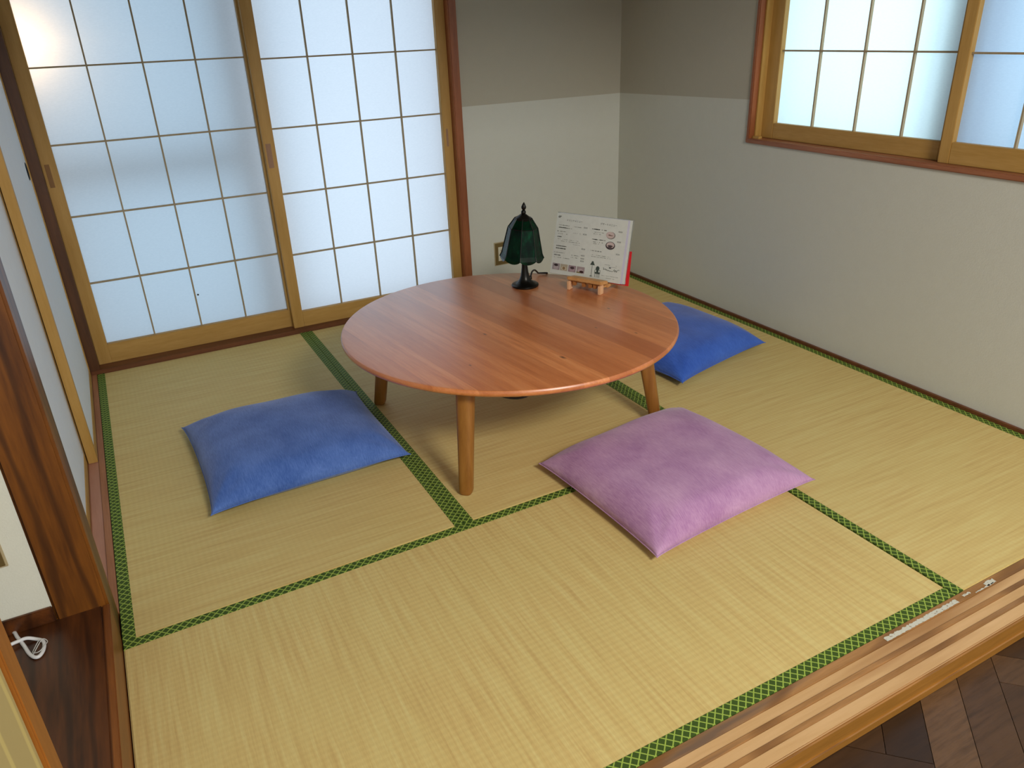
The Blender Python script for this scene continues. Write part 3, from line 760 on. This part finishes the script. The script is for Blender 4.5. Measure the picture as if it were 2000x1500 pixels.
x = NT('clear_sleeve'); tr = x.n('ShaderNodeBsdfTransparent'); tr.inputs['Color'].default_value = (.86, .88, .88, 1); mx = x.n('ShaderNodeMixShader'); mx.inputs[0].default_value = .78
x.b.inputs['Roughness'].default_value = .15; x.b.inputs['Base Color'].default_value = rgb(190, 194, 190)
x.l(x.b.outputs[0], mx.inputs[1]); x.l(tr.outputs[0], mx.inputs[2]); x.l(mx.outputs[0], x.out.inputs['Surface'])
b = B(); sheet(b, -.003, .3230, -.001, .2335, -.0072, -.0066); o = obj('clear_sleeve', b, x.m, menu)
b = B()
vsr = [MP(s, t, d) for d in (-.0090, -.0078) for s, t in ((.175, -.0035), (.3375, -.0035), (.3305, .122), (.175, .122))]
vv = [b.verts.new(p) for p in vsr]; b.faces.new(vv[:4]); b.faces.new(vv[4:][::-1])
for i in range(4): b.faces.new((vv[i], vv[(i+1) % 4], vv[4+(i+1) % 4], vv[4+i]))
obj('red_card', b, plain('red_card', rgb(214, 24, 34), .4), menu)['label'] = 'red-edged card sticking out at lower right'
b = B(); vv = [b.verts.new(MP(s, t, d)) for d in (-.0077, -.0073) for s, t in ((.18, .003), (.3240, .003), (.3170, .115), (.18, .115))]
b.faces.new(vv[:4]); b.faces.new(vv[4:][::-1])
for i in range(4): b.faces.new((vv[i], vv[(i+1) % 4], vv[4+(i+1) % 4], vv[4+i]))
obj('card_face', b, plain('card_grey', rgb(186, 190, 182), .5), menu)
ink = plain('menu_ink', rgb(70, 74, 68), .7); inkl = plain('menu_ink_pale', rgb(128, 132, 124), .7); inkg = plain('menu_ink_green', rgb(58, 70, 64), .7)
def text(body, s, t, size, mat, name='lettering', bold=0.0, align='LEFT'):
    cu = bpy.data.curves.new('txt', 'FONT'); cu.body = body; cu.size = size; cu.align_x = align; cu.offset = bold; cu.resolution_u = 2
    o = bpy.data.objects.new('txt', cu); COL.objects.link(o)
    bpy.context.view_layer.update()
    me = bpy.data.meshes.new_from_object(o.evaluated_get(bpy.context.evaluated_depsgraph_get()))
    bpy.data.objects.remove(o); R = root_matrix(menu).inverted()
    for v in me.vertices: v.co = R @ MP(s+v.co.x, t+v.co.y, .0004)
    me.materials.clear(); me.materials.append(mat)
    q = bpy.data.objects.new(name, me); COL.objects.link(q); q.parent = menu; return q
text('ドリンクメニュー', .0436, .2020, .0088, ink); text('デザートメニュー', .1900, .2035, .0088, ink)
for s, t in ((.1228, .1825), (.1230, .1580), (.1252, .1035), (.1266, .0790), (.1272, .0680), (.1273, .0585), (.2694, .1830), (.2694, .1465), (.2719, .1020)):
    text('¥350', s, t, .0078, ink)
# small lines of print (too small to read) as broken strokes
b = B(); r = random.Random(4)
def strokes(b, s0, s1, t, h, dens=.8, d=.0004):
    s = s0
    while s < s1:
        w = r.uniform(.0012, .0030)
        if r.random() < dens:
            hh = h*r.uniform(.45, 1); sheet(b, s, min(s+w, s1), t-hh/2, t+hh/2, d-.0002, d)
        s += w+r.uniform(.0004, .0010)
for a in ((.0129, .0719, .1755, .0028, .95), (.0165, .047, .1765, .0030, 1), (.0120, .031, .1412, .0040, .9), (.0086, .0587, .1065, .0036, .9), (.0129, .0600, .0975, .0050, .95), (.0085, .0367, .0715, .0036, .9), (.030, .0370, .0715, .005, 1), (.1589, .2212, .1850, .0034, .85), (.167, .190, .1848, .0048, 1), (.1651, .2210, .1482, .0034, .8), (.172, .184, .1480, .0050, 1), (.1653, .2114, .1062, .0032, .8)):
    b = B(); strokes(b, *a); obj('small_print', b, ink, menu)
for a in ((.0087, .0582, .1848, .0036, .8), (.0082, .0469, .1616, .0040, .8), (.0120, .056, .1525, .003, .7), (.0158, .1194, .1325, .0022, .6), (.020, .115, .1258, .0022, .5), (.08, .115, .118, .0022, .5), (.0072, .0543, .0815, .0026, .8), (.010, .09, .0628, .0024, .6), (.085, .118, .078, .003, .6), (.085, .118, .070, .003, .7), (.08, .112, .184, .0024, .5), (.08, .112, .1605, .0024, .5), (.170, .2100, .1745, .0028, .7), (.168, .200, .1680, .003, .7), (.170, .2120, .1385, .003, .7), (.170, .1950, .1325, .003, .7),
          (.1694, .2522, .0910, .0022, .7), (.168, .262, .0850, .0022, .7), (.2322, .2856, .0620, .0020, .6), (.226, .2953, .0215, .0020, .7), (.245, .280, .0135, .0020, .7), (.242, .285, .0560, .0016, .6)):
    b = B(); strokes(b, *a); obj('small_print', b, inkl, menu)
def disc(b, cs, ct, rs, rt_, d0, d1, n=24, s0=0):
    vs = [b.verts.new(MP(cs+rs*math.cos(2*PI*i/n), ct+rt_*math.sin(2*PI*i/n), d)) for d in (d0, d1) for i in range(n)]
    b.faces.new(vs[:n]); b.faces.new(vs[n:][::-1])
    for i in range(n): b.faces.new((vs[i], vs[(i+1) % n], vs[n+(i+1) % n], vs[n+i]))
def part(nm, f, mat):
    b = B(); f(b); return obj(nm, b, mat, menu)
# two dessert plates printed on the right half
part('plate_picture', lambda b: disc(b, .2405, .1690, .0185, .0135, .0001, .0005), plain('plate_grey', rgb(140, 134, 128), .6))
part('plate_picture', lambda b: disc(b, .2375, .1705, .0170, .0120, .0005, .0008), plain('plate_pink', rgb(196, 178, 172), .6))
part('plate_picture', lambda b: (disc(b, .2350, .1700, .005, .0022, .0008, .0010), disc(b, .2420, .1690, .008, .0015, .0008, .0010)), plain('plate_brown', rgb(120, 92, 80), .6))
part('plate_picture', lambda b: disc(b, .2440, .1325, .0195, .0145, .0001, .0005), plain('plate_dark', rgb(66, 58, 60), .6))
part('plate_picture', lambda b: disc(b, .2440, .1345, .0158, .0108, .0005, .0008), plain('plate_pink', rgb(196, 178, 172), .6))
part('plate_picture', lambda b: (disc(b, .2440, .1310, .0110, .0035, .0008, .0010), disc(b, .2430, .1260, .009, .0018, .0008, .0010)), plain('plate_choc', rgb(74, 60, 62), .6))
# four drink photos along the bottom left
pics = [(.0080, .0410, rgb(150, 140, 142), rgb(52, 40, 40), (.024, .033, .009, .0045)), (.0440, .0760, rgb(170, 160, 138), rgb(142, 118, 84), (.060, .025, .006, .006)),
        (.0800, .1130, rgb(150, 130, 134), rgb(70, 48, 50), (.097, .031, .009, .0050)), (.1170, .1510, rgb(158, 142, 142), rgb(54, 26, 24), (.139, .0215, .009, .0045))]
for i, (s0, s1, ca, cb, (ds, dt, rs, rt_)) in enumerate(pics):
    p = part('drink_photo', lambda b: sheet(b, s0, s1, .0155, .0400, .0001, .0004), plain('photo_ground_%d' % i, ca, .5))
    b = B(); disc(b, (s0+s1)/2, .0245, .0120, .0080, .0004, .0006); q = obj('cup', b, plain('photo_cup_%d' % i, tuple(min(1, k*1.35) for k in ca[:3])+(1,), .5), p)
    b = B(); disc(b, ds, dt, rs, rt_, .0006, .0008); obj('drink', b, plain('photo_drink_%d' % i, cb, .5), p)
b = B(); sheet(b, .118, .134, .0165, .0200, .0006, .0008); obj('photo_detail', b, plain('photo_olive', rgb(120, 112, 50), .5), menu)
# floor lamp and armchair silhouettes
def deco(b):
    vs = [b.verts.new(MP(s, t, .0004)) for s, t in ((.1785, .0675), (.1840, .0675), (.1870, .0610), (.1920, .0535), (.1715, .0535), (.1760, .0610))]; b.faces.new(vs)
    sheet(b, .1808, .1824, .0130, .0540, .0002, .0004); disc(b, .1812, .0125, .0055, .0014, .0002, .0004)
part('lamp_drawing', deco, inkg)
def chair(b):
    disc(b, .2055, .0435, .0078, .0085, .0002, .0004); sheet(b, .2015, .2105, .0300, .0380, .0002, .0004); sheet(b, .1965, .2160, .0235, .0300, .0002, .0004)
    sheet(b, .1945, .1960, .0240, .0375, .0002, .0004); sheet(b, .2165, .2180, .0240, .0375, .0002, .0004); sheet(b, .1945, .1995, .0370, .0385, .0002, .0004); sheet(b, .2125, .2180, .0370, .0385, .0002, .0004)
    for s in (.1968, .2035, .2095, .2150): sheet(b, s, s+.0014, .0105, .0240, .0002, .0004)
part('chair_drawing', chair, inkg)
# hand-written shop name, as loose pen strokes, and corner mark
b = B(); r = random.Random(12)
pp = [MP(.2285, .0510, .0008), MP(.2330, .0475, .0008), MP(.2300, .0440, .0008), MP(.2355, .0440, .0008), MP(.2400, .0475, .0008), MP(.2410, .0420, .0008), MP(.2450, .0450, .0008), MP(.2480, .0405, .0008), MP(.2530, .0440, .0008), MP(.2550, .0410, .0008), MP(.2620, .0420, .0008), MP(.2680, .0400, .0008), MP(.2720, .0440, .0008), MP(.2760, .0490, .0008), MP(.2775, .0405, .0008), MP(.2820, .0470, .0008), MP(.2850, .0400, .0008), MP(.2890, .0480, .0008), MP(.2960, .0490, .0008)]
tube(b, pp, .0006, 5, 4); sheet(b, .2525, .2600, .0505, .0545, .0002, .0005)
obj('shop_signature', b, ink, menu)
part('corner_mark', lambda b: (disc(b, .0110, .2150, .0055, .0042, .0002, .0004), disc(b, .0165, .2175, .0035, .0022, .0002, .0004)), inkl)

beech2 = wood('stand_pale_wood', rgb(216, 166, 120), rgb(232, 188, 146), 'Z', .5, 3)
darkpeg = wood('stand_peg_wood', rgb(150, 92, 44), rgb(176, 116, 60), 'X', .5, 3)
stand = thing('menu_stand', (1.70, 1.50, TH), 'small slotted wooden stand under the menu', 'stand')
def SP(s, d, z): return V(MA.x, MA.y, 0)+mu*s+V(mw.x, mw.y, 0).normalized()*d+V(0, 0, z)
def sbox(b, s0, s1, d0, d1, z0, z1, bev=.0012, shear=0):
    n = len(b.verts); box(b, s0, s1, d0, d1, z0, z1, bev=bev); b.verts.ensure_lookup_table()
    for q in b.verts[n:]: q.co = SP(q.co.x, q.co.y+shear*(z1-q.co.z), q.co.z)
b = B(); n0 = 0; box(b, .116, .262, .008, .064, .382, .396, bev=.003)
for q in b.verts: q.co = SP(q.co.x, q.co.y, q.co.z-.006+(q.co.y-.008)*.20)
obj('ledge', b, beech, stand)
for s0, s1 in ((.118, .129), (.250, .261)):
    b = B(); sbox(b, s0, s1, .040, .066, .3502, .383, .0015); obj('foot', b, beech2, stand)
for s0, s1 in ((.138, .150), (.178, .190), (.206, .220), (.226, .238)):
    b = B(); sbox(b, s0, s1, .044, .058, .368, .383, .001); obj('slot_peg', b, darkpeg, stand)
b = B(); sbox(b, .118, .262, -.012, .012, .364, .3765, .001); obj('shelf_strip', b, beech, stand)
for s0 in (.126, .252):
    b = B(); cyl(b, SP(s0, .05, .374), SP(s0, -.085, .3548), .0045, seg=8); cyl(b, SP(s0, -.008, .372), SP(s0, -.055, .432), .0045, seg=8); cyl(b, SP(s0, -.055, .432), SP(s0, -.085, .3548), .0045, seg=8)
    obj('back_leg', b, beech, stand)
